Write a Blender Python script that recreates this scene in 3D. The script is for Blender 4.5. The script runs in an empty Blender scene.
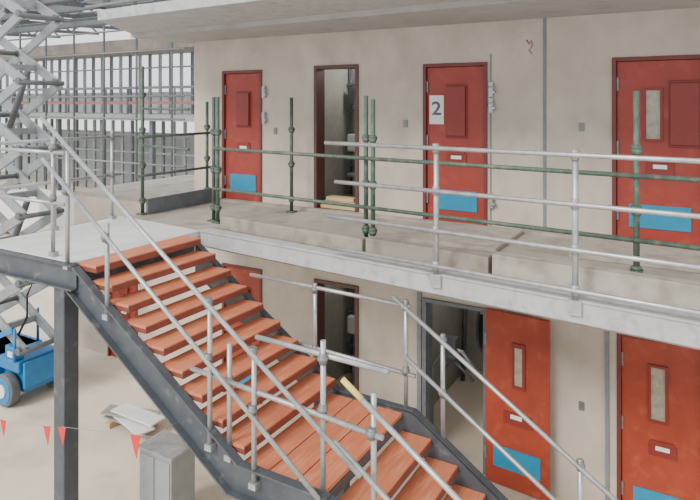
import bpy, bmesh, math, random
from mathutils import Vector, Matrix
random.seed(4)
scene=bpy.context.scene
COL=scene.collection
EYE=4.70; UP=3.12; CEIL=5.725; WY=7.55

# ---------------- materials ----------------
def mat(name,c1,c2=None,scale=4.0,rough=0.7,metal=0.0,bump=0.0,detail=6,spots=None,stretch=(1,1,1),spots2=None,amt=1.0):
    m=bpy.data.materials.new(name); m.use_nodes=True
    nt=m.node_tree; b=nt.nodes['Principled BSDF']
    b.inputs['Roughness'].default_value=rough; b.inputs['Metallic'].default_value=metal
    if c2 is None: c2=tuple(x*0.85 for x in c1)
    tc=nt.nodes.new('ShaderNodeTexCoord'); mp=nt.nodes.new('ShaderNodeMapping')
    mp.inputs['Scale'].default_value=stretch
    nt.links.new(tc.outputs['Object'],mp.inputs['Vector'])
    n=nt.nodes.new('ShaderNodeTexNoise'); n.inputs['Scale'].default_value=scale; n.inputs['Detail'].default_value=detail
    n.inputs['Roughness'].default_value=0.65
    nt.links.new(mp.outputs['Vector'],n.inputs['Vector'])
    r=nt.nodes.new('ShaderNodeValToRGB'); r.color_ramp.elements[0].position=0.3; r.color_ramp.elements[1].position=0.7
    r.color_ramp.elements[0].color=(*c2,1); r.color_ramp.elements[1].color=(*c1,1)
    nt.links.new(n.outputs['Fac'],r.inputs['Fac'])
    out=r.outputs['Color']
    for k,sp in enumerate((spots,spots2)):
        if not sp: continue
        n2=nt.nodes.new('ShaderNodeTexNoise'); n2.inputs['Scale'].default_value=sp[1]; n2.inputs['Detail'].default_value=8
        if k==1:
            mp2=nt.nodes.new('ShaderNodeMapping'); mp2.inputs['Scale'].default_value=sp[3]; mp2.inputs['Location'].default_value=(3.3,1.7,5.1)
            nt.links.new(tc.outputs['Object'],mp2.inputs['Vector']); nt.links.new(mp2.outputs['Vector'],n2.inputs['Vector'])
        else: nt.links.new(mp.outputs['Vector'],n2.inputs['Vector'])
        r2=nt.nodes.new('ShaderNodeValToRGB'); r2.color_ramp.elements[0].position=sp[2]; r2.color_ramp.elements[1].position=min(0.99,sp[2]+0.2)
        r2.color_ramp.elements[0].color=(0,0,0,1); r2.color_ramp.elements[1].color=(amt,amt,amt,1)
        nt.links.new(n2.outputs['Fac'],r2.inputs['Fac'])
        mx=nt.nodes.new('ShaderNodeMix'); mx.data_type='RGBA'
        nt.links.new(r2.outputs['Color'],mx.inputs[0]); nt.links.new(out,mx.inputs[6]); mx.inputs[7].default_value=(*sp[0],1)
        out=mx.outputs[2]
    nt.links.new(out,b.inputs['Base Color'])
    if bump>0:
        bp=nt.nodes.new('ShaderNodeBump'); bp.inputs['Strength'].default_value=bump; bp.inputs['Distance'].default_value=0.02
        nt.links.new(n.outputs['Fac'],bp.inputs['Height']); nt.links.new(bp.outputs['Normal'],b.inputs['Normal'])
    return m
M={}
M['conc']=mat('wall_concrete',(0.56,0.495,0.415),(0.48,0.425,0.36),2.6,0.9,bump=0.2,spots=((0.39,0.345,0.285),2.0,0.48),spots2=((0.65,0.59,0.505),2.8,0.50,(1,1,0.6)),amt=0.5)
M['conc2']=mat('slab_concrete',(0.42,0.385,0.34),(0.32,0.295,0.26),1.8,0.9,bump=0.2,spots=((0.22,0.19,0.155),3.0,0.48),amt=0.7)
M['kerb']=mat('kerb_concrete',(0.46,0.42,0.365),(0.36,0.325,0.28),3.0,0.9,bump=0.3,spots=((0.24,0.20,0.16),5,0.48),amt=0.6)
M['kerbd']=mat('stained_kerb_concrete',(0.35,0.31,0.265),(0.25,0.22,0.185),3.0,0.9,bump=0.3,spots=((0.17,0.14,0.115),5,0.48),amt=0.6)
M['soffit']=mat('soffit_concrete',(0.43,0.42,0.405),(0.35,0.34,0.33),1.6,0.9,bump=0.1,spots=((0.28,0.27,0.255),3,0.52),amt=0.6)
M['fascia']=mat('edge_concrete',(0.46,0.47,0.475),(0.37,0.38,0.385),4,0.8,bump=0.1,spots=((0.25,0.245,0.235),9,0.52),amt=0.6)
M['land']=mat('landing_concrete',(0.72,0.73,0.73),(0.58,0.59,0.59),3,0.8,bump=0.1)
M['floor']=mat('floor_concrete',(0.74,0.655,0.535),(0.62,0.54,0.43),0.7,0.8,bump=0.1,spots=((0.48,0.40,0.30),1.3,0.51),amt=0.8)
M['red']=mat('red_paint',(0.335,0.045,0.030),(0.275,0.035,0.025),4,0.5,bump=0.04,spots=((0.41,0.09,0.06),6,0.54),amt=0.6)
M['redh']=mat('red_hatch_paint',(0.25,0.030,0.022),(0.205,0.025,0.019),8,0.5)
M['redl']=mat('orange_red_primer',(0.37,0.055,0.024),(0.28,0.037,0.018),4,0.45,bump=0.04,spots=((0.46,0.12,0.05),6,0.54),amt=0.6)
M['frame']=mat('frame_maroon',(0.18,0.034,0.028),(0.13,0.027,0.023),6,0.5)
M['dframe']=mat('dark_door_frame',(0.12,0.05,0.042),(0.08,0.038,0.033),6,0.5)
M['blue']=mat('blue_panel',(0.01,0.26,0.45),(0.01,0.21,0.38),6,0.45)
M['lblue']=mat('lift_blue',(0.015,0.21,0.50),(0.012,0.14,0.36),6,0.45)
M['white']=mat('white_label',(0.85,0.84,0.80),(0.74,0.73,0.70),20,0.6)
M['black']=mat('black_rubber',(0.02,0.02,0.02),(0.035,0.035,0.035),8,0.7)
M['glass']=mat('grimy_glass',(0.50,0.44,0.35),(0.26,0.225,0.18),9,0.25)
M['galv']=mat('galvanised_tube',(0.52,0.53,0.54),(0.31,0.32,0.33),10,0.38,metal=0.55)
M['galvd']=mat('galvanised_fitting',(0.28,0.29,0.29),(0.16,0.17,0.17),20,0.5,metal=0.5)
M['green']=mat('green_scaffold',(0.11,0.16,0.12),(0.055,0.085,0.07),12,0.6,metal=0.2,spots=((0.21,0.18,0.14),14,0.54))
M['steel']=mat('dark_painted_steel',(0.095,0.11,0.125),(0.06,0.07,0.085),5,0.45,metal=0.2,spots=((0.19,0.20,0.21),9,0.60))
M['steell']=mat('light_steel',(0.34,0.38,0.41),(0.24,0.27,0.30),5,0.5,metal=0.3)
M['cab']=mat('grey_cabinet_paint',(0.34,0.36,0.36),(0.27,0.29,0.29),4,0.6)
M['steelm']=mat('mid_grey_steel',(0.18,0.205,0.225),(0.12,0.14,0.155),5,0.5,metal=0.3)
M['ply']=mat('orange_ply',(0.64,0.205,0.098),(0.51,0.145,0.068),3.5,0.6,bump=0.15,spots=((0.72,0.34,0.20),5,0.50),stretch=(8,0.8,8),amt=0.55)
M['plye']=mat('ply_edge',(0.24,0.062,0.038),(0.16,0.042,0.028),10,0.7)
M['wood']=mat('timber',(0.62,0.46,0.27),(0.48,0.33,0.19),3,0.7,stretch=(1,8,8))
M['lift']=mat('lift_arm_grey',(0.33,0.35,0.37),(0.21,0.23,0.25),5,0.45,metal=0.2)
M['liftd']=mat('lift_dark_grey',(0.13,0.14,0.15),(0.08,0.09,0.10),7,0.5)
M['flag']=mat('red_flag',(0.75,0.03,0.03),(0.62,0.02,0.02),8,0.6)
M['yellow']=mat('yellow_cap',(0.80,0.66,0.20),(0.62,0.50,0.14),8,0.5)
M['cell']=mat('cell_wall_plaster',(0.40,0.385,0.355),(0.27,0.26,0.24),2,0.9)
M['panelg']=mat('pale_panel',(0.52,0.56,0.58),(0.36,0.39,0.41),0.5,0.6)
M['panelw']=mat('white_sheeting',(0.74,0.78,0.80),(0.58,0.62,0.65),0.5,0.6)
M['eave']=mat('eave_brown',(0.28,0.25,0.23),(0.19,0.17,0.155),2,0.7)
M['joint']=mat('sealant_joint',(0.22,0.24,0.25),(0.16,0.18,0.19),9,0.7)
M['orange']=mat('orange_rail',(0.42,0.16,0.11),(0.34,0.13,0.09),9,0.6)
M['spray']=mat('red_spray_mark',(0.55,0.20,0.14),(0.50,0.30,0.23),12,0.7)
M['wrap']=mat('white_wrap',(0.80,0.80,0.80),(0.66,0.67,0.68),3,0.5,bump=0.3)
lm=bpy.data.materials.new('fill_glow'); lm.use_nodes=True  # glow for the invented fill fixtures in the cells
_b=lm.node_tree.nodes['Principled BSDF']; _b.inputs['Emission Color'].default_value=(1,0.95,0.85,1); _b.inputs['Emission Strength'].default_value=2.0
M['glow']=lm

# ---------------- mesh builder ----------------
def wpos(p):
    w=Vector((0,0,0))
    while p: w+=Vector(p.location); p=p.parent
    return w
class MB:
    def __init__(s): s.bm=bmesh.new()
    def box(s,x0,x1,y0,y1,z0,z1):
        v=[s.bm.verts.new(p) for p in [(x0,y0,z0),(x1,y0,z0),(x1,y1,z0),(x0,y1,z0),(x0,y0,z1),(x1,y0,z1),(x1,y1,z1),(x0,y1,z1)]]
        for f in [(0,3,2,1),(4,5,6,7),(0,1,5,4),(1,2,6,5),(2,3,7,6),(3,0,4,7)]: s.bm.faces.new([v[i] for i in f])
        return s
    def bar(s,p0,p1,w,h,up=(0,0,1)):
        p0=Vector(p0);p1=Vector(p1);d=(p1-p0).normalized();u=Vector(up)
        side=d.cross(u)
        if side.length<1e-4: side=d.cross(Vector((1,0,0)))
        side.normalize(); u2=side.cross(d).normalized()
        vs=[]
        for p in (p0,p1):
            for a,b in ((-1,-1),(1,-1),(1,1),(-1,1)):
                vs.append(s.bm.verts.new(p+side*a*w/2+u2*b*h/2))
        for f in [(0,1,2,3),(7,6,5,4),(0,4,5,1),(1,5,6,2),(2,6,7,3),(3,7,4,0)]: s.bm.faces.new([vs[i] for i in f])
        return s
    def tube(s,p0,p1,r,seg=12,r2=None):
        p0=Vector(p0);p1=Vector(p1);d=(p1-p0)
        q=d.to_track_quat('Z','Y').to_matrix()
        r2=r if r2 is None else r2
        A=[];B=[]
        for i in range(seg):
            a=2*math.pi*i/seg; o=Vector((math.cos(a),math.sin(a),0))
            A.append(s.bm.verts.new(p0+q@(o*r))); B.append(s.bm.verts.new(p1+q@(o*r2)))
        for i in range(seg):
            j=(i+1)%seg
            f=s.bm.faces.new([A[i],A[j],B[j],B[i]]); f.smooth=True
        s.bm.faces.new(A[::-1]); s.bm.faces.new(B)
        return s
    def path(s,pts,r,seg=8):
        rings=[]; n=len(pts); P=[Vector(p) for p in pts]
        for k in range(n):
            d=(P[min(k+1,n-1)]-P[max(k-1,0)]); q=d.to_track_quat('Z','Y').to_matrix()
            rings.append([s.bm.verts.new(P[k]+q@Vector((math.cos(2*math.pi*i/seg)*r,math.sin(2*math.pi*i/seg)*r,0))) for i in range(seg)])
        for A,B in zip(rings[:-1],rings[1:]):
            o=min(range(seg),key=lambda t:(B[t].co-A[0].co).length)
            B[:]=B[o:]+B[:o]
            for i in range(seg):
                j=(i+1)%seg
                f=s.bm.faces.new([A[i],A[j],B[j],B[i]]); f.smooth=True
        s.bm.faces.new(rings[0][::-1]); s.bm.faces.new(rings[-1])
        return s
    def prism(s,pts,vec):
        vec=Vector(vec)
        A=[s.bm.verts.new(Vector(p)) for p in pts]; B=[s.bm.verts.new(Vector(p)+vec) for p in pts]
        n=len(pts)
        s.bm.faces.new(A[::-1]); s.bm.faces.new(B)
        for i in range(n):
            j=(i+1)%n; s.bm.faces.new([A[i],A[j],B[j],B[i]])
        return s
    def ball(s,c,r,sc=(1,1,1)):
        g=bmesh.ops.create_uvsphere(s.bm,u_segments=12,v_segments=8,radius=r)
        for v in g['verts']:
            v.co=Vector((v.co.x*sc[0],v.co.y*sc[1],v.co.z*sc[2]))+Vector(c)
        return s
    def done(s,name,m,parent=None,label=None,cat=None,kind=None,bevel=0,group=None):
        bmesh.ops.recalc_face_normals(s.bm,faces=s.bm.faces)
        xs=[v.co.x for v in s.bm.verts];ys=[v.co.y for v in s.bm.verts];zs=[v.co.z for v in s.bm.verts]
        o=Vector(((min(xs)+max(xs))/2,(min(ys)+max(ys))/2,min(zs)))
        bmesh.ops.translate(s.bm,verts=s.bm.verts,vec=-o)
        me=bpy.data.meshes.new(name); s.bm.to_mesh(me); s.bm.free()
        ob=bpy.data.objects.new(name,me); COL.objects.link(ob)
        me.materials.append(M[m] if isinstance(m,str) else m)
        if parent: ob.parent=parent
        ob.location=o-wpos(parent)
        if bevel:
            b=ob.modifiers.new('bevel','BEVEL'); b.width=bevel; b.segments=2; b.limit_method='ANGLE'
        if label: ob['label']=label
        if cat: ob['category']=cat
        if kind: ob['kind']=kind
        if group: ob['group']=group
        return ob
def root(name,loc,label=None,cat=None,group=None,kind=None,parent=None):
    e=bpy.data.objects.new(name,None); e.empty_display_size=0.2; COL.objects.link(e)
    if parent: e.parent=parent
    e.location=Vector(loc)-wpos(parent)
    if label: e['label']=label
    if cat: e['category']=cat
    if group: e['group']=group
    if kind: e['kind']=kind
    return e
def text(body,name,loc,size,m,parent,sx=1.0):
    cu=bpy.data.curves.new(name,'FONT'); cu.body=body; cu.size=size; cu.extrude=0.002; cu.offset=0.004
    cu.align_x='CENTER'; cu.align_y='CENTER'
    tmp=bpy.data.objects.new('tmp',cu); COL.objects.link(tmp)
    dg=bpy.context.evaluated_depsgraph_get(); me=bpy.data.meshes.new_from_object(tmp.evaluated_get(dg))
    bpy.data.objects.remove(tmp)
    me.transform(Matrix.Rotation(math.radians(90),4,'X')@Matrix.Diagonal((sx,1,1,1)))
    ob=bpy.data.objects.new(name,me); COL.objects.link(ob); me.materials.clear(); me.materials.append(M[m])
    ob.parent=parent; ob.location=Vector(loc)-wpos(parent)
    return ob
def edgeY(x): return 5.00-0.103*x

# ---------------- setting ----------------
MB().box(-60,8,-4,34,-0.2,0).done('floor','floor',kind='structure',label='pale sandy concrete ground floor slab',cat='floor')
def wall(name,x0,x1,z0,z1,opens,y0,y1,m,label):
    b=MB(); xs=sorted(set([x0,x1]+[o[0] for o in opens]+[o[1] for o in opens]))
    for a,c in zip(xs[:-1],xs[1:]):
        cuts=[(o[2],o[3]) for o in opens if o[0]<=a+1e-6 and o[1]>=c-1e-6]
        cuts.sort(); z=z0
        for q in cuts:
            if q[0]>z+1e-6: b.box(a,c,y0,y1,z,q[0])
            z=q[1]
        if z<z1-1e-6: b.box(a,c,y0,y1,z,z1)
    bmesh.ops.remove_doubles(b.bm,verts=b.bm.verts,dist=1e-5)
    return b.done(name,m,kind='structure',label=label,cat='wall')
U0,U1=UP,UP+2.1
doors_up=[(-6.80,-5.98),(-5.0,-4.25),(-3.26,-2.38),(-0.92,0.02)]
wall('wall_upper',-7.42,2.2,UP,CEIL,[(a,b,U0,U1) for a,b in doors_up],WY,WY+0.2,'conc','beige grey precast concrete cell wall on the upper tier')
doors_lo=[(-9.6,-8.8),(-6.80,-5.98),(-5.0,-4.25),(-3.26,-2.38),(-0.87,0.02)]
wall('wall_lower',-10.6,2.2,0,UP-0.2,[(a,b,0,2.1) for a,b in doors_lo],WY,WY+0.2,'conc','beige grey concrete cell wall on the ground tier')
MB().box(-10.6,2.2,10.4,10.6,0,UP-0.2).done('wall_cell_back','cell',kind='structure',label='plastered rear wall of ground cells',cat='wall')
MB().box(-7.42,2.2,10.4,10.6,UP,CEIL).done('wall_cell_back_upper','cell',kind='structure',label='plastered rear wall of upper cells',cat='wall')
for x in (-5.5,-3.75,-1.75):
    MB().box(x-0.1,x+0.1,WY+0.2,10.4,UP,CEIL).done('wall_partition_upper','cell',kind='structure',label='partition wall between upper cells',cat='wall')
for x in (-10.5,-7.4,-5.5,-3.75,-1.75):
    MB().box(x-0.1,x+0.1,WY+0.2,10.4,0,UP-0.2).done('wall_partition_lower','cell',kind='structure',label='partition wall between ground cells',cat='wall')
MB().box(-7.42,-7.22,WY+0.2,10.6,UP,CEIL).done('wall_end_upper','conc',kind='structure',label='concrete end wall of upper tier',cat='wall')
MB().box(-1.69,-1.655,WY-0.012,WY,UP,CEIL).done('trim_1','joint',kind='structure',label='dark sealant joint between wall panels',cat='trim')
MB().box(-2.345,-2.33,WY-0.012,WY,UP,UP+2.2).done('trim_2','joint',kind='structure',label='thin joint line beside cell door',cat='trim')
MB().box(-0.99,-0.95,WY-0.03,WY,0,UP-0.2).done('trim_3','joint',kind='structure',label='vertical conduit beside ground floor door',cat='trim')
MB().box(-3.34,-3.28,WY-0.03,WY,0,UP-0.2).done('trim_4','joint',kind='structure',label='grey vertical trim beside open doorway',cat='trim')
p=[(-7.05,10.6),(-7.05,edgeY(-7.05)+0.06),(2.2,edgeY(2.2)+0.06),(2.2,10.6)]
MB().prism([(x,y,UP-0.2) for x,y in p],(0,0,0.2)).done('floor_walkway','conc2',kind='structure',label='concrete upper walkway slab',cat='floor')
MB().box(-10.6,-7.05,WY,10.6,UP-0.2,UP-0.12).done('ceiling_lower_cells','conc2',kind='structure',label='concrete roof over end ground cell',cat='ceiling')
e0=-5.36; b=MB()
b.prism([(e0,edgeY(e0),UP-0.17),(2.2,edgeY(2.2),UP-0.17),(2.2,edgeY(2.2)+0.055,UP-0.17),(e0,edgeY(e0)+0.055,UP-0.17)],(0,0,0.18))
b.prism([(e0,edgeY(e0)-0.015,UP+0.0),(2.2,edgeY(2.2)-0.015,UP+0.0),(2.2,edgeY(2.2)+0.16,UP+0.0),(e0,edgeY(e0)+0.16,UP+0.0)],(0,0,0.022))
b.done('walkway_edge_beam','fascia',label='grey edge beam along the concrete walkway',cat='beam',bevel=0.006)
def kerb(xa,xb,off,w,h,lab,m='kerb'):
    MB().prism([(xa,edgeY(xa)+off,UP),(xb,edgeY(xb)+off,UP),(xb,edgeY(xb)+off+w,UP),(xa,edgeY(xa)+off+w,UP)],(0,0,h)).done('kerb',m,label=lab,cat='kerb',bevel=0.012)
kerb(-1.66,2.2,0.22,0.13,0.22,'rough grey concrete kerb block along the walkway edge')
kerb(-3.05,-1.70,0.24,0.13,0.18,'stained concrete kerb along the walkway edge','kerbd')
kerb(-5.25,-3.09,0.24,0.13,0.16,'long stained concrete kerb along the walkway edge','kerbd')
MB().box(-3.0,-1.9,6.3,7.40,UP,UP+0.05).done('concrete_pad','kerb',label='low raised concrete pad before the cell door',cat='concrete pad',bevel=0.01)
MB().box(-1.2,2.2,6.5,7.40,UP,UP+0.06).done('concrete_pad','kerb',label='low raised concrete pad before the windowed door',cat='concrete pad',bevel=0.01)
MB().box(-7.0,2.2,WY-0.12,WY,UP,UP+0.03).done('trim_5','conc2',kind='structure',label='concrete threshold strip under upper doors',cat='trim')
p=[(-7.42,10.6),(-7.8,6.55),(2.2,6.0),(2.2,10.6)]
MB().prism([(x,y,CEIL) for x,y in p],(0,0,0.30)).done('ceiling','soffit',kind='structure',label='concrete roof slab soffit over the walkway',cat='ceiling')
p=[(-7.8,6.545),(-6.95,5.30),(2.2,4.75),(2.2,5.995)]
MB().prism([(x,y,CEIL+0.07) for x,y in p],(0,0,0.13)).done('ceiling_outer','fascia',kind='structure',label='thin cantilevered outer edge of concrete roof slab',cat='ceiling')
rr=root('roof_edge_guardrail',(-5,5.5,CEIL+0.20),'galvanised scaffold tube guardrail on the roof slab edge','railing')
RY=lambda x:5.30-(x+6.95)*0.0601+0.10
RZ=CEIL+0.20
for x in (-6.85,-6.3,-5.9,-4.9,-3.6,-2.2,-0.8):
    MB().tube((x,RY(x),RZ),(x,RY(x),RZ+1.2),0.024).done('post','galvd',rr)
for h in (0.08,0.17,0.6,1.1):
    MB().tube((-7.3,RY(-7.3)-0.04,RZ+h),(1.0,RY(1.0)-0.04,RZ+h),0.024).done('rail','galvd',rr)

# ---------------- doors ----------------
def hardware(r,x,y,z):
    b=MB().box(x-0.02,x+0.03,y-0.05,y,z-0.09,z+0.09).box(x+0.0,x+0.06,y-0.07,y-0.02,z-0.05,z-0.02).tube((x-0.03,y-0.04,z+0.03),(x+0.05,y-0.04,z+0.03),0.015)
    b.done('lock_bracket','galv',r,label='galvanised lock bracket')
def celldoor(n,x0,x1,z,win=None,hatch=None,num=None,leafm='red',label='',kz=0.18):
    r=root('door_%d'%n,((x0+x1)/2,WY,z),label,'door',kind='structure')
    f=0.045; y=WY
    MB().box(x0,x0+f,y-0.02,y+0.14,z,z+2.1).box(x1-f,x1,y-0.02,y+0.14,z,z+2.1).box(x0+f,x1-f,y-0.02,y+0.14,z+2.1-f,z+2.1).done('frame','frame',r,bevel=0.004)
    a,c=x0+f+0.004,x1-f-0.004
    yy=y+0.02
    MB().box(a,c,yy,yy+0.05,z+0.01,z+2.1-f-0.004).done('leaf',leafm,r,bevel=0.004)
    w=c-a; cx=(a+c)/2
    if win:
        wx0,wx1,wz0,wz1=win
        b=MB()
        for q in ((wx0-0.03,wx0,wz0-0.03,wz1+0.03),(wx1,wx1+0.03,wz0-0.03,wz1+0.03),(wx0,wx1,wz1,wz1+0.03),(wx0,wx1,wz0-0.03,wz0)):
            b.box(q[0],q[1],yy-0.02,yy,z+q[2],z+q[3])
        b.done('window_frame','redh',r)
        MB().box(wx0,wx1,yy-0.006,yy+0.0,z+wz0,z+wz1).done('vision_panel','glass',r)
    if hatch:
        hx0,hx1,hz0,hz1=hatch
        MB().box(hx0,hx1,yy-0.045,yy,z+hz0,z+hz1).box(hx0-0.015,hx1+0.02,yy-0.012,yy,z+hz0-0.03,z+hz1+0.03).done('observation_hatch','redh',r,bevel=0.008)
    MB().box(cx-0.12,cx+0.16,yy-0.012,yy,z+0.78,z+0.92).box(cx-0.10,cx+0.14,yy-0.02,yy,z+0.91,z+0.95).done('food_slot','redh',r,bevel=0.003)
    MB().box(cx-0.05,cx+0.09,yy-0.018,yy-0.0125,z+0.85,z+0.895).done('name_plate','white',r)
    MB().box(a+0.15*w,c-0.12*w,yy-0.012,yy,z+kz,z+kz+0.26).done('kick_panel','blue',r,label='blue door panel')
    for hz in (0.25,1.0,1.72): MB().box(a,a+0.02,yy-0.025,yy,z+hz,z+hz+0.15).done('hinge','galvd',r)
    if num:
        MB().box(a+0.035,a+0.235,yy-0.006,yy,z+1.30,z+1.68).done('number_sheet','white',r,label='white sheet with number')
        text(num,'number',(a+0.135,yy-0.010,z+1.50),0.25,'steel',r,1.15)
    return r
d1=celldoor(1,-6.80,-5.98,UP,hatch=(-6.50,-6.24,1.22,1.74),label='red steel cell door with blue panel on upper tier')
hardware(d1,-5.93,WY,UP+1.75); hardware(d1,-5.93,WY,UP+1.35)
d3=celldoor(3,-3.26,-2.38,UP,hatch=(-2.93,-2.67,1.15,1.80),num='2',label='red steel cell door marked 2 on upper tier')
hardware(d3,-2.33,WY,UP+1.75); hardware(d3,-2.33,WY,UP+1.55); hardware(d3,-2.33,WY,UP+0.35)
d4=celldoor(4,-0.92,0.02,UP,win=(-0.57,-0.43,1.18,1.72),hatch=(-0.33,-0.05,1.12,1.80),label='red steel cell door with slot window and hatch')
d6=celldoor(6,-6.80,-5.98,0,hatch=(-6.50,-6.24,1.22,1.74),leafm='redl',label='red steel cell door on the ground tier')
d5=celldoor(5,-9.6,-8.8,0,hatch=(-9.3,-9.05,1.22,1.74),leafm='redl',label='red steel end cell door on the ground tier')
d9=celldoor(9,-0.87,0.02,0,win=(-0.52,-0.38,1.18,1.76),leafm='redl',label='orange-red steel cell door with narrow window, ground tier',kz=0.12)
def doorframe(n,x0,x1,z,m,lab):
    f=0.05;y=WY
    MB().box(x0,x0+f,y-0.03,y+0.2,z,z+2.1).box(x1-f,x1,y-0.03,y+0.2,z,z+2.1).box(x0+f,x1-f,y-0.03,y+0.2,z+2.1-f,z+2.1).done('door_%d'%n,m,label=lab,cat='door frame',kind='structure',bevel=0.004)
doorframe(2,-5.0,-4.25,UP+0.03,'dframe','open doorway with dark steel frame, upper tier')
doorframe(7,-5.0,-4.25,0,'dframe','open doorway with dark steel frame, ground tier')
doorframe(8,-3.26,-2.38,0,'steelm','open doorway with grey frame, ground tier')
r=root('door_10',(-2.37,WY-0.04,0),'orange-red steel door leaf standing open against the wall','door',kind='structure')
ang=math.radians(-5)
def rl(u,v):
    return (-2.37+u*math.cos(ang)+v*math.sin(ang), WY-0.09+u*math.sin(ang)-v*math.cos(ang))
def lbox(b,u0,u1,v0,v1,z0,z1):
    pts=[rl(u0,v0),rl(u1,v0),rl(u1,v1),rl(u0,v1)]
    b.prism([(x,y,z0) for x,y in pts],(0,0,z1-z0)); return b
b=MB(); lbox(b,0.01,0.80,0,0.05,0.02,2.14); b.done('leaf','redl',r,bevel=0.004)
b=MB(); lbox(b,0.36,0.52,0.05,0.07,1.25,1.80); b.done('window_frame','redh',r,bevel=0.004)
b=MB(); lbox(b,0.395,0.485,0.07,0.076,1.30,1.75); b.done('vision_panel','glass',r)
b=MB(); lbox(b,0.12,0.70,0.05,0.062,0.24,0.50); b.done('kick_panel','blue',r)
b=MB(); lbox(b,0.25,0.60,0.05,0.065,0.80,0.95); b.done('food_slot','redh',r)
b=MB(); lbox(b,0.34,0.48,0.065,0.07,0.88,0.93); b.done('name_plate','white',r)
for hz in (0.3,1.7):
    b=MB(); lbox(b,0.0,0.03,-0.03,0.06,hz,hz+0.15); b.done('hinge','galvd',r)
pts=[(-1.89,5.47),(-1.86,5.42),(-1.83,5.46),(-1.82,5.39),(-1.86,5.34),(-1.82,5.30)]
MB().path([(q[0],WY-0.004,q[1]) for q in pts],0.012,6).done('trim_6','spray',kind='structure',label='faint red spray paint mark on wall',cat='paint mark')
for k,(x,z) in enumerate(((-1.28,UP+1.25),(-1.28,1.1),(-4.05,UP+1.2),(-3.55,UP+1.25),(-5.75,UP+1.1))):
    MB().box(x,x+0.06,WY-0.015,WY,z,z+0.10).box(x+0.01,x+0.05,WY-0.02,WY-0.015,z+0.03,z+0.07).done('trim_%d'%(7+k),'galvd',kind='structure',label='small grey electrical box on cell wall',cat='socket')

def fill_light(x,z,e):  # invented fixtures with point lights, added to brighten the open cells
    r=root('cell_fill_light',(x,8.9,z),'added white ceiling lamp in a cell','fill_light')
    MB().box(x-0.3,x+0.3,8.8,9.0,z-0.05,z).done('fill_housing','white',r,bevel=0.01)
    MB().box(x-0.27,x+0.27,8.82,8.98,z-0.06,z-0.05).done('fill_diffuser','glow',r)
    ld=bpy.data.lights.new('cell_fill_point','POINT'); ld.energy=e; ld.shadow_soft_size=0.15; ld.color=(1,0.97,0.92)
    lo=bpy.data.objects.new('cell_fill_point',ld); COL.objects.link(lo); lo.parent=r; lo.location=(0,0,-0.25)
fill_light(-4.6,CEIL,28); fill_light(-4.6,UP-0.2,14); fill_light(-2.8,UP-0.2,17)
def cellstuff(x,z):
    r=root('plumbing_rack',(x,9.2,z),'steel plumbing frame with white cisterns inside cell','plumbing')
    for dx in (-0.5,-0.3,-0.1,0.3): MB().tube((x+dx,9.2,z),(x+dx,9.2,z+2.2),0.024).done('upright','steelm' if dx!=-0.1 else 'galv',r)
    for h in (0.5,1.1,1.45,1.9): MB().tube((x-0.55,9.16,z+h),(x+0.5,9.16,z+h),0.02).done('pipe','galv',r)
    MB().box(x-0.48,x-0.12,9.02,9.14,z+0.75,z+1.05).done('cistern','white',r,bevel=0.02)
    MB().box(x-0.05,x+0.25,9.02,9.14,z+1.15,z+1.42).done('cistern','white',r,bevel=0.02)
    MB().box(x-0.45,x-0.2,9.02,9.14,z+1.55,z+1.85).done('control_box','liftd',r,bevel=0.01)
    MB().box(x-0.4,x+0.2,8.85,9.13,z+0.33,z+0.40).box(x-0.32,x+0.12,8.9,9.1,z+0.0,z+0.33).done('bowl','steell',r,bevel=0.03)
cellstuff(-4.83,UP); cellstuff(-4.83,0)
r=root('pipe_bundle',(-3.3,8.2,0),'bent steel pipes with junction box leaning in cell','pipes')
MB().path([(-3.45,8.3,0),(-3.42,8.25,0.9),(-3.2,8.2,1.25),(-2.95,8.2,1.2),(-2.75,8.2,1.0)],0.028,8).done('pipe','galv',r)
MB().path([(-3.3,8.35,0),(-3.3,8.3,0.8),(-3.1,8.25,1.05),(-2.8,8.25,0.8)],0.022,8).done('pipe','steelm',r)
MB().path([(-3.55,9.9,0),(-3.5,9.9,1.6),(-3.2,9.9,1.9),(-2.6,9.9,1.9)],0.04,8).done('pipe','steelm',r)
MB().box(-3.22,-3.02,8.12,8.28,1.1,1.38).done('junction_box','steelm',r,bevel=0.01)
r=root('timber_plank_stack',(-4.62,7.9,UP),'short timber planks lying in doorway','timber')
for k in range(3):
    MB().box(-4.93+0.03*k,-4.32-0.04*k,7.60+0.03*k,7.82,UP+0.03+0.055*k,UP+0.08+0.055*k).done('plank','wood',r)
r=root('cable_coil',(-2.62,7.6,1.0),'dark coiled cables hanging in open doorway','cable')
for k in range(5):
    R=0.13-0.015*k
    MB().path([(-2.54+R*0.5*math.cos(t*math.pi/12),7.84+0.02*k,1.70+R*2.0*math.sin(t*math.pi/12)) for t in range(24)],0.026,6).done('cable_loop','black',r)
MB().tube((-2.54,7.75,1.96),(-2.42,7.75,1.96),0.02).done('hook','galvd',r)

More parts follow.
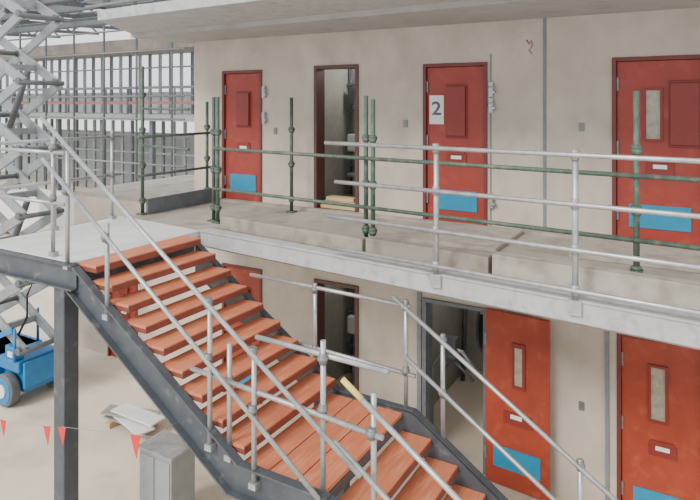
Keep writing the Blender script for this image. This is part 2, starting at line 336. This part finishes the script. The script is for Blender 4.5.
# ---------------- walkway guardrail ----------------
def coupler(par,p,r=0.031,m='galvd'):
    x,y,z=p
    MB().tube((x,y,z-0.04),(x,y,z+0.04),r).ball((x,y-0.005,z),r*1.25,(1.1,1.1,0.8)).done('coupler',m,par)
g=root('guardrail',(-0.9,edgeY(-0.9)+0.03,UP),'galvanised tube guardrail on edge of upper walkway','railing')
off=0.03
for x in (-2.12,-0.89,0.36,1.6):
    y=edgeY(x)+off
    MB().tube((x,y-0.04,UP-0.08),(x,y-0.04,UP+1.20),0.025).box(x-0.05,x+0.05,y-0.065,y-0.03,UP-0.10,UP+0.02).done('post','galv',g)
    for h in (1.17,0.78,0.42,0.10): coupler(g,(x,y-0.05,UP+h),0.032,'galv')
for h,xs in ((1.17,-3.38),(0.78,-3.25),(0.42,-3.35),(0.10,-3.3)):
    xe=2.15
    MB().tube((xs,edgeY(xs)+off-0.08,UP+h),(xe,edgeY(xe)+off-0.08,UP+h),0.020).done('rail','galv',g)

# ---------------- green scaffold ----------------
s=root('scaffold_guardrail',(-3.1,5.78,UP),'weathered green scaffold uprights and ledgers on walkway','scaffold')
def std(x,y,h,par,z=UP):
    MB().tube((x,y,z+0.02),(x,y,z+h),0.025).box(x-0.06,x+0.06,y-0.06,y+0.06,z,z+0.02).done('standard','green',par)
    k=0.2
    while k<h:
        MB().tube((x,y,z+k-0.05),(x,y,z+k),0.032,8,0.054).tube((x,y,z+k),(x,y,z+k+0.035),0.054,8,0.036).done('socket_cup','green',par)
        k+=0.5
SY=lambda x: edgeY(x)+0.50
for x,h in ((-5.55,1.66),(-5.68,1.66),(-3.22,1.66),(-3.10,1.62),(-0.49,1.68),(1.9,1.66)):
    std(x,SY(x)+(0.05 if x in (-5.68,-3.22) else 0),h,s)
for h in (0.98,0.45):
    for xa,xb in ((-5.6,-3.16),(-3.16,-0.5),(-0.5,1.9)):
        MB().tube((xa,SY(xa)-0.03,UP+h),(xb,SY(xb)-0.03,UP+h),0.021).done('ledger','green',s)
s2=root('scaffold_upright',(-5.17,7.2,UP),'single green scaffold upright near doorway','scaffold')
std(-5.17,7.2,1.66,s2)
s3=root('scaffold_end_guard',(-6.9,6.6,UP),'green scaffold guard across the walkway end','scaffold')
std(-6.9,6.0,2.1,s3); std(-6.9,7.3,1.6,s3)
for h in (1.1,0.55): MB().tube((-6.88,5.9,UP+h),(-6.88,7.5,UP+h),0.020).done('ledger','green',s3)
for h in (1.5,0.98): MB().tube((-6.95,6.02,UP+h),(-5.75,5.75,UP+h),0.018).done('ledger','green',s3)
MB().box(-6.86,-6.82,6.03,7.5,UP,UP+0.22).done('toe_board','steelm',s3,bevel=0.004)

# ---------------- staircase ----------------
YN,YF=3.86,5.31
S=root('staircase',(-3.2,4.6,0),'open steel staircase with orange plywood treads and landing','staircase')
L=root('landing',(-6.2,4.7,0),parent=S)
LX0,LX1=-7.05,-5.40
MB().prism([(LX0,YN-0.02,UP-0.07),(LX1,YN-0.02,UP-0.07),(LX1,edgeY(LX1)+0.04,UP-0.07),(LX0,edgeY(LX0)+0.04,UP-0.07)],(0,0,0.07)).done('deck','land',L,bevel=0.006,label='pale concrete deck')
b=MB().box(LX0,LX1+0.06,YN-0.032,YN-0.02,UP-0.26,UP-0.01).box(LX0,LX1+0.06,YN-0.09,YN-0.02,UP-0.26,UP-0.244).box(LX0,LX1+0.06,YN-0.09,YN-0.02,UP-0.026,UP-0.01); b.done('edge_channel','steel',L)
MB().box(LX0-0.02,LX0,YN-0.02,5.70,UP-0.26,UP-0.0).box(LX0-0.06,LX0-0.02,YN-0.02,5.70,UP-0.26,UP-0.245).done('side_channel','steel',L)
MB().box(LX1-0.02,LX1,YN,5.5,UP-0.26,UP-0.08).done('cross_beam','steel',L)
MB().box(-5.72,-5.55,YN-0.02,YN+0.15,0.02,UP-0.26).box(-5.80,-5.47,YN-0.1,YN+0.23,0,0.02).done('column','steel',L,bevel=0.01)
XL1=-2.50
NT=9
ZL=UP-0.173*8; XL0=-5.39+0.26*8
RUN=(XL0+5.39)/NT; RISE=(UP-ZL)/NT
def tread(x0,z,w=0.29):
    MB().box(x0,x0+w,YN+0.015,YF-0.005,z-0.028,z).done('tread','ply',S,bevel=0.003)
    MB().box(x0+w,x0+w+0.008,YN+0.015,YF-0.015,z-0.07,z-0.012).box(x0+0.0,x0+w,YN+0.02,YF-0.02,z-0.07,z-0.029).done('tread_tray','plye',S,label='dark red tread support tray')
for n in range(NT): tread(-5.40+RUN*n,UP-RISE*n if n else UP-0.004)
nb=3; w=(XL1-XL0)/nb
for k in range(nb):
    MB().box(XL0+w*k+0.006,XL0+w*(k+1)-0.006,YN+0.015,YF-0.015,ZL-0.035,ZL).done('landing_board','ply',S,bevel=0.003)
for k in range(1,10): tread(XL1+0.26*(k-1)-0.01,ZL-0.173*k,0.30)
MB().box(XL0,XL1,YN+0.1,YF-0.1,ZL-0.12,ZL-0.036).done('landing_frame','steel',S)
sl=0.173/0.26
def stringer(yweb,dr):
    x_end=XL1+0.26*9.6
    far=dr>0
    ex=0.02 if far else 0
    tops=[(-5.39+(0.18 if far else 0),UP-(0.09 if far else 0)),(XL0+0.06,ZL+(0.02 if far else 0.045)),(XL1+0.10,ZL+(0.02 if far else 0.045)),(x_end,max(0.05,ZL-sl*(x_end-XL1)+0.10))]
    bots=[(-5.45 if not far else -5.21,UP-0.26-(0.15 if far else 0)),(XL0-0.05,ZL-0.22),(XL1-0.0,ZL-0.22),(XL1+ (ZL-0.22)/sl,0.0),(x_end,0.0)]
    b=MB(); poly=tops+bots[::-1]
    b.prism([(x,yweb,z) for x,z in poly],(0,0.012*dr,0))
    for seq in (tops,bots):
        for q,wn in zip(seq[:-1],seq[1:]):
            if (Vector(q)-Vector(wn)).length<0.02: continue
            b.bar((q[0],yweb+0.04*dr,q[1]),(wn[0],yweb+0.04*dr,wn[1]),0.08,0.016)
    return b.done('stringer','steel',S)
stringer(YN,-1); stringer(YF,1)
MB().box(XL0+0.1,XL0+0.22,YN-0.0,YN+0.12,0.0,ZL-0.22).done('leg','steel',S)
MB().box(XL0+0.1,XL0+0.22,YF-0.12,YF,0.0,ZL-0.22).done('leg','steel',S)

def pitch(x):
    if x<XL0: return UP-sl*(x+5.39)
    if x<XL1: return ZL
    return max(0,ZL-sl*(x-XL1))
RR=0.0205
def rail(p0,p1,par,m='galv',r=RR): MB().tube(p0,p1,r).done('rail',m,par)
def post(x,y,z0,z1,par): MB().tube((x,y,z0),(x,y,z1),0.0215).box(x-0.035,x+0.035,y-0.03,y+0.04,z0,z0+0.05).done('post','galv',par)
def lz(x,h): return UP-sl*(x+5.39)+h
R1=root('handrail',(-4.5,YN,UP-1),parent=S)
ya=YN-0.05
rail((-5.80,ya-0.05,lz(-5.80,1.16)),(-2.1,ya-0.05,lz(-2.1,1.13)),R1)
rail((-5.78,ya-0.05,lz(-5.78,0.76)),(-2.45,ya-0.05,lz(-2.45,0.62)),R1)
for x in (-5.45,-4.86,-3.57,-3.10):
    top=lz(x,1.16); bz=pitch(x)-0.10
    if x==-4.86: top=lz(x,0.80)
    post(x,ya,bz,top,R1)
    for h in (1.13,0.67):
        if lz(x,h)<top: coupler(R1,(x,ya-0.02,lz(x,h)))
R2=root('handrail',(-6.9,4.5,UP),parent=S)
for x,y in ((-6.98,YN+0.03),(-6.98,4.7),(-6.98,5.55),(-5.80,YN+0.03)):
    post(x,y,UP,UP+1.22,R2)
    for h in (1.12,0.6): coupler(R2,(x,y,UP+h))
for h in (1.12,0.6):
    rail((-6.98,YN-0.1,UP+h),(-6.98,5.7,UP+h),R2)
    rail((-7.2,YN+0.03,UP+h-0.05),(-5.6,YN+0.03,UP+h-0.05),R2)
R3=root('handrail',(-2.9,YN,ZL),parent=S)
yn=YN-0.05
rail((-3.80,yn+0.02,EYE-2.27),(-1.96,yn+0.02,EYE-2.36),R3)
rail((-3.15,yn+0.09,EYE-1.90),(-1.95,yn+0.09,EYE-1.92),R3)
for x,tp in ((-2.48,ZL+1.18),(-3.40,ZL+0.98)):
    bz=pitch(x)-0.05
    post(x,yn+0.05,bz,tp,R3)
    coupler(R3,(x,yn+0.05,EYE-2.30)); 
coupler(R3,(-2.48,yn+0.05,EYE-1.92))
x0=-2.24;z0=EYE-2.02
rail((x0,yn-0.02,z0),(x0+1.9,yn-0.02,z0-sl*1.9),R3)
rail((x0-0.1,yn-0.02,z0-0.45),(x0+1.9,yn-0.02,z0-0.45-sl*1.95),R3)
MB().tube((x0-0.03,yn-0.02,z0+0.02),(x0+0.13,yn-0.02,z0-sl*0.13),0.0225).done('end_sleeve','yellow',R3,label='yellow painted tube end')
post(-2.05,yn+0.05,pitch(-2.05)-0.05,z0-0.05,R3); coupler(R3,(-2.05,yn+0.02,EYE-2.35))
R4=root('handrail',(-2.5,YF,ZL),parent=S)
yf=YF+0.06
Zt=EYE-1.96
rail((-4.42,yf,Zt+0.03),(-2.45,yf,Zt),R4); rail((-4.2,yf,Zt-0.60),(-2.4,yf,Zt-0.66),R4)
rail((-2.62,yf-0.04,Zt+0.08),(-2.5+2.95,yf-0.04,Zt-sl*2.95),R4); rail((-2.5,yf-0.04,Zt-0.47),(-2.5+2.95,yf-0.04,Zt-0.47-sl*2.95),R4)
for x in (-3.55,-2.50,-2.12,-0.9):
    top=Zt+0.06 if x<-2.4 else Zt-sl*(x+2.5)+0.05
    bz=pitch(x)-0.05
    post(x,yf,bz,top,R4)
    if x<-2.4:
        coupler(R4,(x,yf,Zt)); coupler(R4,(x,yf,Zt-0.63))
    else:
        coupler(R4,(x,yf,Zt-sl*(x+2.5))); coupler(R4,(x,yf,Zt-0.5-sl*(x+2.5)))

# ---------------- scissor lift ----------------
F=root('scissor_lift',(-10.3,5.95,0),'blue scissor lift with raised grey arms','scissor lift')
lx0,lx1,ly0,ly1=-11.35,-9.12,5.5,6.3
MB().box(lx0,lx1,ly0+0.14,ly1-0.14,0.20,0.55).box(lx0+0.55,lx1-0.55,ly0,ly1,0.25,0.70).box(lx0,lx1-0.02,ly0+0.05,ly1-0.05,0.52,0.70).done('chassis','lblue',F,bevel=0.02)
MB().box(lx1-0.0,lx1+0.06,ly0+0.10,ly1-0.10,0.28,0.68).done('end_housing','lblue',F,bevel=0.02)
MB().box(lx1-0.40,lx1-0.10,ly0+0.06,ly0+0.2,0.70,0.90).done('side_box','lblue',F,bevel=0.02)
MB().box(lx1-0.30,lx1-0.18,ly0+0.045,ly0+0.06,0.74,0.82).done('warning_plate','white',F)
MB().box(lx1-1.1,lx1-0.65,ly0-0.02,ly0+0.0,0.32,0.60).done('battery_tray_cover','liftd',F,bevel=0.01)
MB().bar((lx1-1.2,ly0+0.02,0.72),(lx1-0.1,ly0+0.02,1.20),0.05,0.08).done('guard_bar','lblue',F)
for x in (lx1-0.08,lx1-0.6): MB().tube((x,ly1-0.06,0.70),(x,ly1-0.06,1.25),0.022).done('service_post','lblue',F)
MB().tube((lx1-0.08,ly0+0.03,0.70),(lx1-0.08,ly0+0.03,1.22),0.022).done('service_post','lblue',F)
MB().path([(lx1-0.3,ly0+0.15,0.9),(lx1-0.2,ly0+0.3,1.3),(lx1-0.35,ly0+0.4,1.6),(lx1-0.15,ly0+0.4,1.9),(lx1-0.3,ly0+0.4,2.2)],0.02,6).done('hose','black',F)
for x in (lx0+0.27,lx1-0.26):
    for y,dy in ((ly0-0.06,0.15),(ly1+0.06,-0.15)):
        MB().tube((x,y,0.25),(x,y+dy,0.25),0.25,28).done('wheel','liftd',F,bevel=0.02)
        sg=-1 if dy>0 else 1
        MB().tube((x,y+sg*0.010,0.25),(x,y+dy*0.5,0.25),0.20,20).done('wheel_rim','lblue',F)
        MB().tube((x,y+sg*0.03,0.25),(x,y+sg*0.005,0.25),0.10,14).done('wheel_hub','white',F)
nsec=7; H=1.04; z=0.86; ax0,ax1=lx0+0.15,lx1+0.02
for k in range(nsec):
    for yy in (ly0+0.06,ly1-0.06):
        MB().bar((ax0,yy,z),(ax1,yy,z+H),0.05,0.15).done('arm','lift',F,bevel=0.008)
        yi=yy+(0.07 if yy<5.9 else -0.07)
        MB().bar((ax1,yi,z),(ax0,yi,z+H),0.05,0.15).done('arm','lift',F,bevel=0.008)
        for q in ((ax1-0.02,z+0.02),((ax0+ax1)/2,z+H/2)):
            yo=min(yy,yi)-0.03
            MB().tube((q[0],yo-0.015,q[1]),(q[0],yo+0.02,q[1]),0.055,14).done('pin_cap','liftd',F)
    for x,zz in ((ax1,z),((ax0+ax1)/2,z+H/2),(ax0,z)):
        MB().tube((x,ly0+0.02,zz),(x,ly1-0.02,zz),0.04,14).done('pivot_tube','liftd',F)
    MB().bar((ax1-0.55,ly0+0.10,z+0.26),(ax1-0.55,ly1-0.10,z+0.26),0.06,0.10).done('cross_brace','lift',F)
    if k%2==1:
        MB().tube(((ax0+ax1)/2+0.1,5.9,z+0.15),(ax1-0.35,5.9,z+H*1.2),0.05,12).done('hydraulic_ram','liftd',F)
    z+=H
MB().box(lx0,lx1,ly0,ly1,z,z+0.12).done('platform','lift',F)
b=MB()
for x in (lx0+0.03,(lx0+lx1)/2,lx1-0.03):
    for y in (ly0+0.03,ly1-0.03): b.tube((x,y,z+0.12),(x,y,z+1.2),0.02)
for y in (ly0+0.03,ly1-0.03):
    for h in (0.65,1.2): b.tube((lx0,y,z+h),(lx1,y,z+h),0.02)
b.done('platform_rail','lift',F)

# ---------------- bunting ----------------
Bn=root('safety_bunting',(-5.5,3.55,1.5),'red pennant flags strung on a thin cord','bunting')
KP=[(-8.0,1.60),(-7.0,1.50),(-6.02,1.55),(-5.31,1.68),(-5.086,1.735),(-4.6,1.83),(-4.11,1.93),(-3.9,1.97)]
def bz_(x):
    for (a,za),(c,zc) in zip(KP[:-1],KP[1:]):
        if a<=x<=c: return za+(zc-za)*(x-a)/(c-a)
    return KP[-1][1]
MB().path([(x,3.5,zz) for x,zz in KP]+[(-3.86,3.74,2.0)],0.0022,5).done('cord','galv',Bn)
for x,s_ in ((-7.0,0.10),(-6.02,0.10),(-5.31,0.11),(-5.086,0.11),(-4.11,0.125)):
    zz=bz_(x)
    MB().prism([(x-s_/2,3.497,bz_(x-s_/2)),(x+s_/2,3.497,bz_(x+s_/2)),(x+0.015,3.497,zz-s_*1.55)],(0,0.004,0)).done('pennant','flag',Bn)
MB().tube((-8.0,3.5,0),(-8.0,3.5,1.7),0.02).box(-8.12,-7.88,3.38,3.62,0,0.02).done('stake','galv',Bn)

C=root('site_cabinet',(-5.2,5.0,0),'low plain grey steel box standing under the staircase','cabinet')
MB().box(-5.48,-4.98,4.72,5.08,0.05,0.84).done('body','cab',C,bevel=0.01)
MB().box(-5.50,-4.96,4.70,5.10,0.84,0.865).done('lid','galv',C,bevel=0.006)
MB().box(-5.46,-5.24,4.708,4.72,0.10,0.80).done('door','cab',C,bevel=0.003)
MB().box(-5.22,-5.00,4.708,4.72,0.10,0.80).done('door','cab',C,bevel=0.003)
MB().box(-5.46,-5.00,4.74,5.06,0,0.05).done('plinth','black',C)
T=root('metal_sheet_stack',(-7.0,6.2,0),'loose pale metal sheets stacked on timber bearers','metal sheets')
for k,(dx,dy,rt) in enumerate(((0,0,0.05),(0.1,-0.06,-0.25),(-0.06,0.05,0.3),(0.12,0.02,0.0))):
    cx,cy=-7.2+dx,6.05+dy; pts=[]
    for a,c in ((-0.42,-0.13),(0.42,-0.13),(0.42,0.13),(-0.42,0.13)):
        pts.append((cx+a*math.cos(rt)-c*math.sin(rt),cy+a*math.sin(rt)+c*math.cos(rt),0.09+0.035*k))
    MB().prism(pts,(0,0,0.022)).done('sheet','wrap' if k%2 else 'galv',T)
for x in (-7.45,-6.95): MB().box(x-0.04,x+0.04,5.85,6.3,0,0.088).done('bearer','wood',T)

# ---------------- far building ----------------
FB=root('distant_cell_block',(-30,22,0),'two storey steel framed block with open stud walls','building')
x0,x1=-42,-14
MB().box(x0,x1,24.6,24.8,0,3.0).done('rear_panelling','panelg',FB)
MB().box(x0,x1,23.4,23.5,4.15,5.3).done('rear_sheeting','panelw',FB)
MB().box(x0,x1,20.2,24.8,3.85,4.15).done('floor_edge','fascia',FB)
MB().box(x0,x1,20.2,22.8,7.25,7.8).done('eave','eave',FB)
x=x0; k=0
while x<x1:
    MB().box(x,x+0.10,22.4,22.52,4.15,7.25).box(x-0.02,x+0.12,22.38,22.40,4.15,7.25).done('mullion','steelm' if k%2==0 else 'steell',FB)
    MB().box(x,x+0.10,21.9,22.02,0,3.85).box(x-0.02,x+0.12,21.88,21.90,0,3.85).done('stud','steelm' if k%3==0 else 'steell',FB)
    x+=0.76; k+=1
for zz in (5.5,6.5): MB().box(x0,x1,22.34,22.38,zz,zz+0.08).done('transom','steell',FB)
for zz in (1.0,2.1,3.0): MB().box(x0,x1,21.84,21.88,zz,zz+0.08).done('transom','steell',FB)
MB().box(x0,x1,20.3,20.36,4.64,4.78).done('toe_rail','orange',FB)
x=x0
while x<x1: MB().bar((x,20.3,4.15),(x,20.3,5.4),0.07,0.07).done('railing_post','steelm',FB); x+=1.6
for zz in (5.05,5.4): MB().bar((x0,20.3,zz),(x1,20.3,zz),0.06,0.06).done('railing_rail','steelm',FB)
x=x0+1
while x<x1: MB().box(x,x+0.22,20.4,20.62,0,3.85).done('column','steelm',FB); x+=3.6
r=root('distant_scaffold',(-26,19,0),'grey tube scaffold in front of distant block','scaffold')
for x in (-35.2,-33,-30.8,-28.6,-26.4,-24.2,-22.0,-19.8):
    MB().tube((x,18.8,0),(x,18.8,9.6),0.05,8).done('standard','liftd',r)
for zz in (2.0,4.0,5.0,7.0,8.0,8.5,9.0):
    MB().tube((-35.5,18.75,zz),(-19,18.75,zz),0.045,8).done('ledger','galvd',r)

for yy,zz,hh in ((17.0,8.7,0.45),(14.0,8.4,0.30),(25.0,9.6,0.5),(15.5,7.7,0.3)):
    r=root('roof_beam',(-25,yy,zz),'grey steel roof beam spanning the hall','beam',group='roof beams')
    MB().box(-50,-6,yy-0.1,yy+0.1,zz,zz+0.03).done('flange','steel',r)
    MB().box(-50,-6,yy-0.1,yy+0.1,zz+hh,zz+hh+0.03).done('flange','steelm',r)
    MB().box(-50,-6,yy-0.01,yy+0.01,zz+0.03,zz+hh).done('web','steelm',r)
for k,x in enumerate((-38,-34,-30,-26,-22,-18,-14)):
    r=root('roof_rafter',(x,16,9),'steel lattice rafter over the hall','rafter',group='roof rafters')
    MB().bar((x,12,9.2),(x,26,9.9),0.14,0.22).done('chord','steel',r)
    MB().bar((x,12,8.5),(x,26,9.2),0.14,0.18).done('chord','steel',r)
    b=MB()
    for j in range(14):
        ya_=12+j; za=8.5+0.7*j/14; zb=9.2+0.7*(j+1)/14
        b.bar((x,ya_,za),(x,ya_+1,zb),0.09,0.09) if j%2==0 else b.bar((x,ya_,zb-0.05),(x,ya_+1,za+0.05),0.09,0.09)
    b.done('lacing','steelm',r)
r=root('wrapped_panel_stack',(-20.8,12.3,0),'white plastic wrapped panels stacked on a pallet','pallet stack')
MB().box(-22.0,-19.4,12.5,13.9,0.15,1.5).done('panels','wrap',r,bevel=0.04)
for xa in (-22.0,-20.8,-19.6): MB().box(xa,xa+0.2,12.5,13.9,0,0.15).done('bearer','wood',r)

# ---------------- light & world ----------------
w=bpy.data.worlds.new('world'); scene.world=w; w.use_nodes=True
bg=w.node_tree.nodes['Background']; bg.inputs['Color'].default_value=(0.97,0.985,1.0,1); bg.inputs['Strength'].default_value=1.65
sd=bpy.data.lights.new('sun','SUN'); sd.energy=3.3; sd.angle=math.radians(20); sd.color=(1,0.95,0.87)
so=bpy.data.objects.new('sun',sd); COL.objects.link(so)
dirv=Vector((0.25,0.85,-0.66)); so.rotation_euler=dirv.to_track_quat('-Z','Y').to_euler(); so.location=(-2,-3,12)

cam=bpy.data.cameras.new('camera'); co=bpy.data.objects.new('camera',cam); COL.objects.link(co)
co.location=(0,0,EYE); co.rotation_euler=(math.radians(90),0,math.radians(30.2))
cam.sensor_width=36; cam.lens=610/700*36; cam.shift_y=-147/700; cam.clip_end=200
scene.camera=co
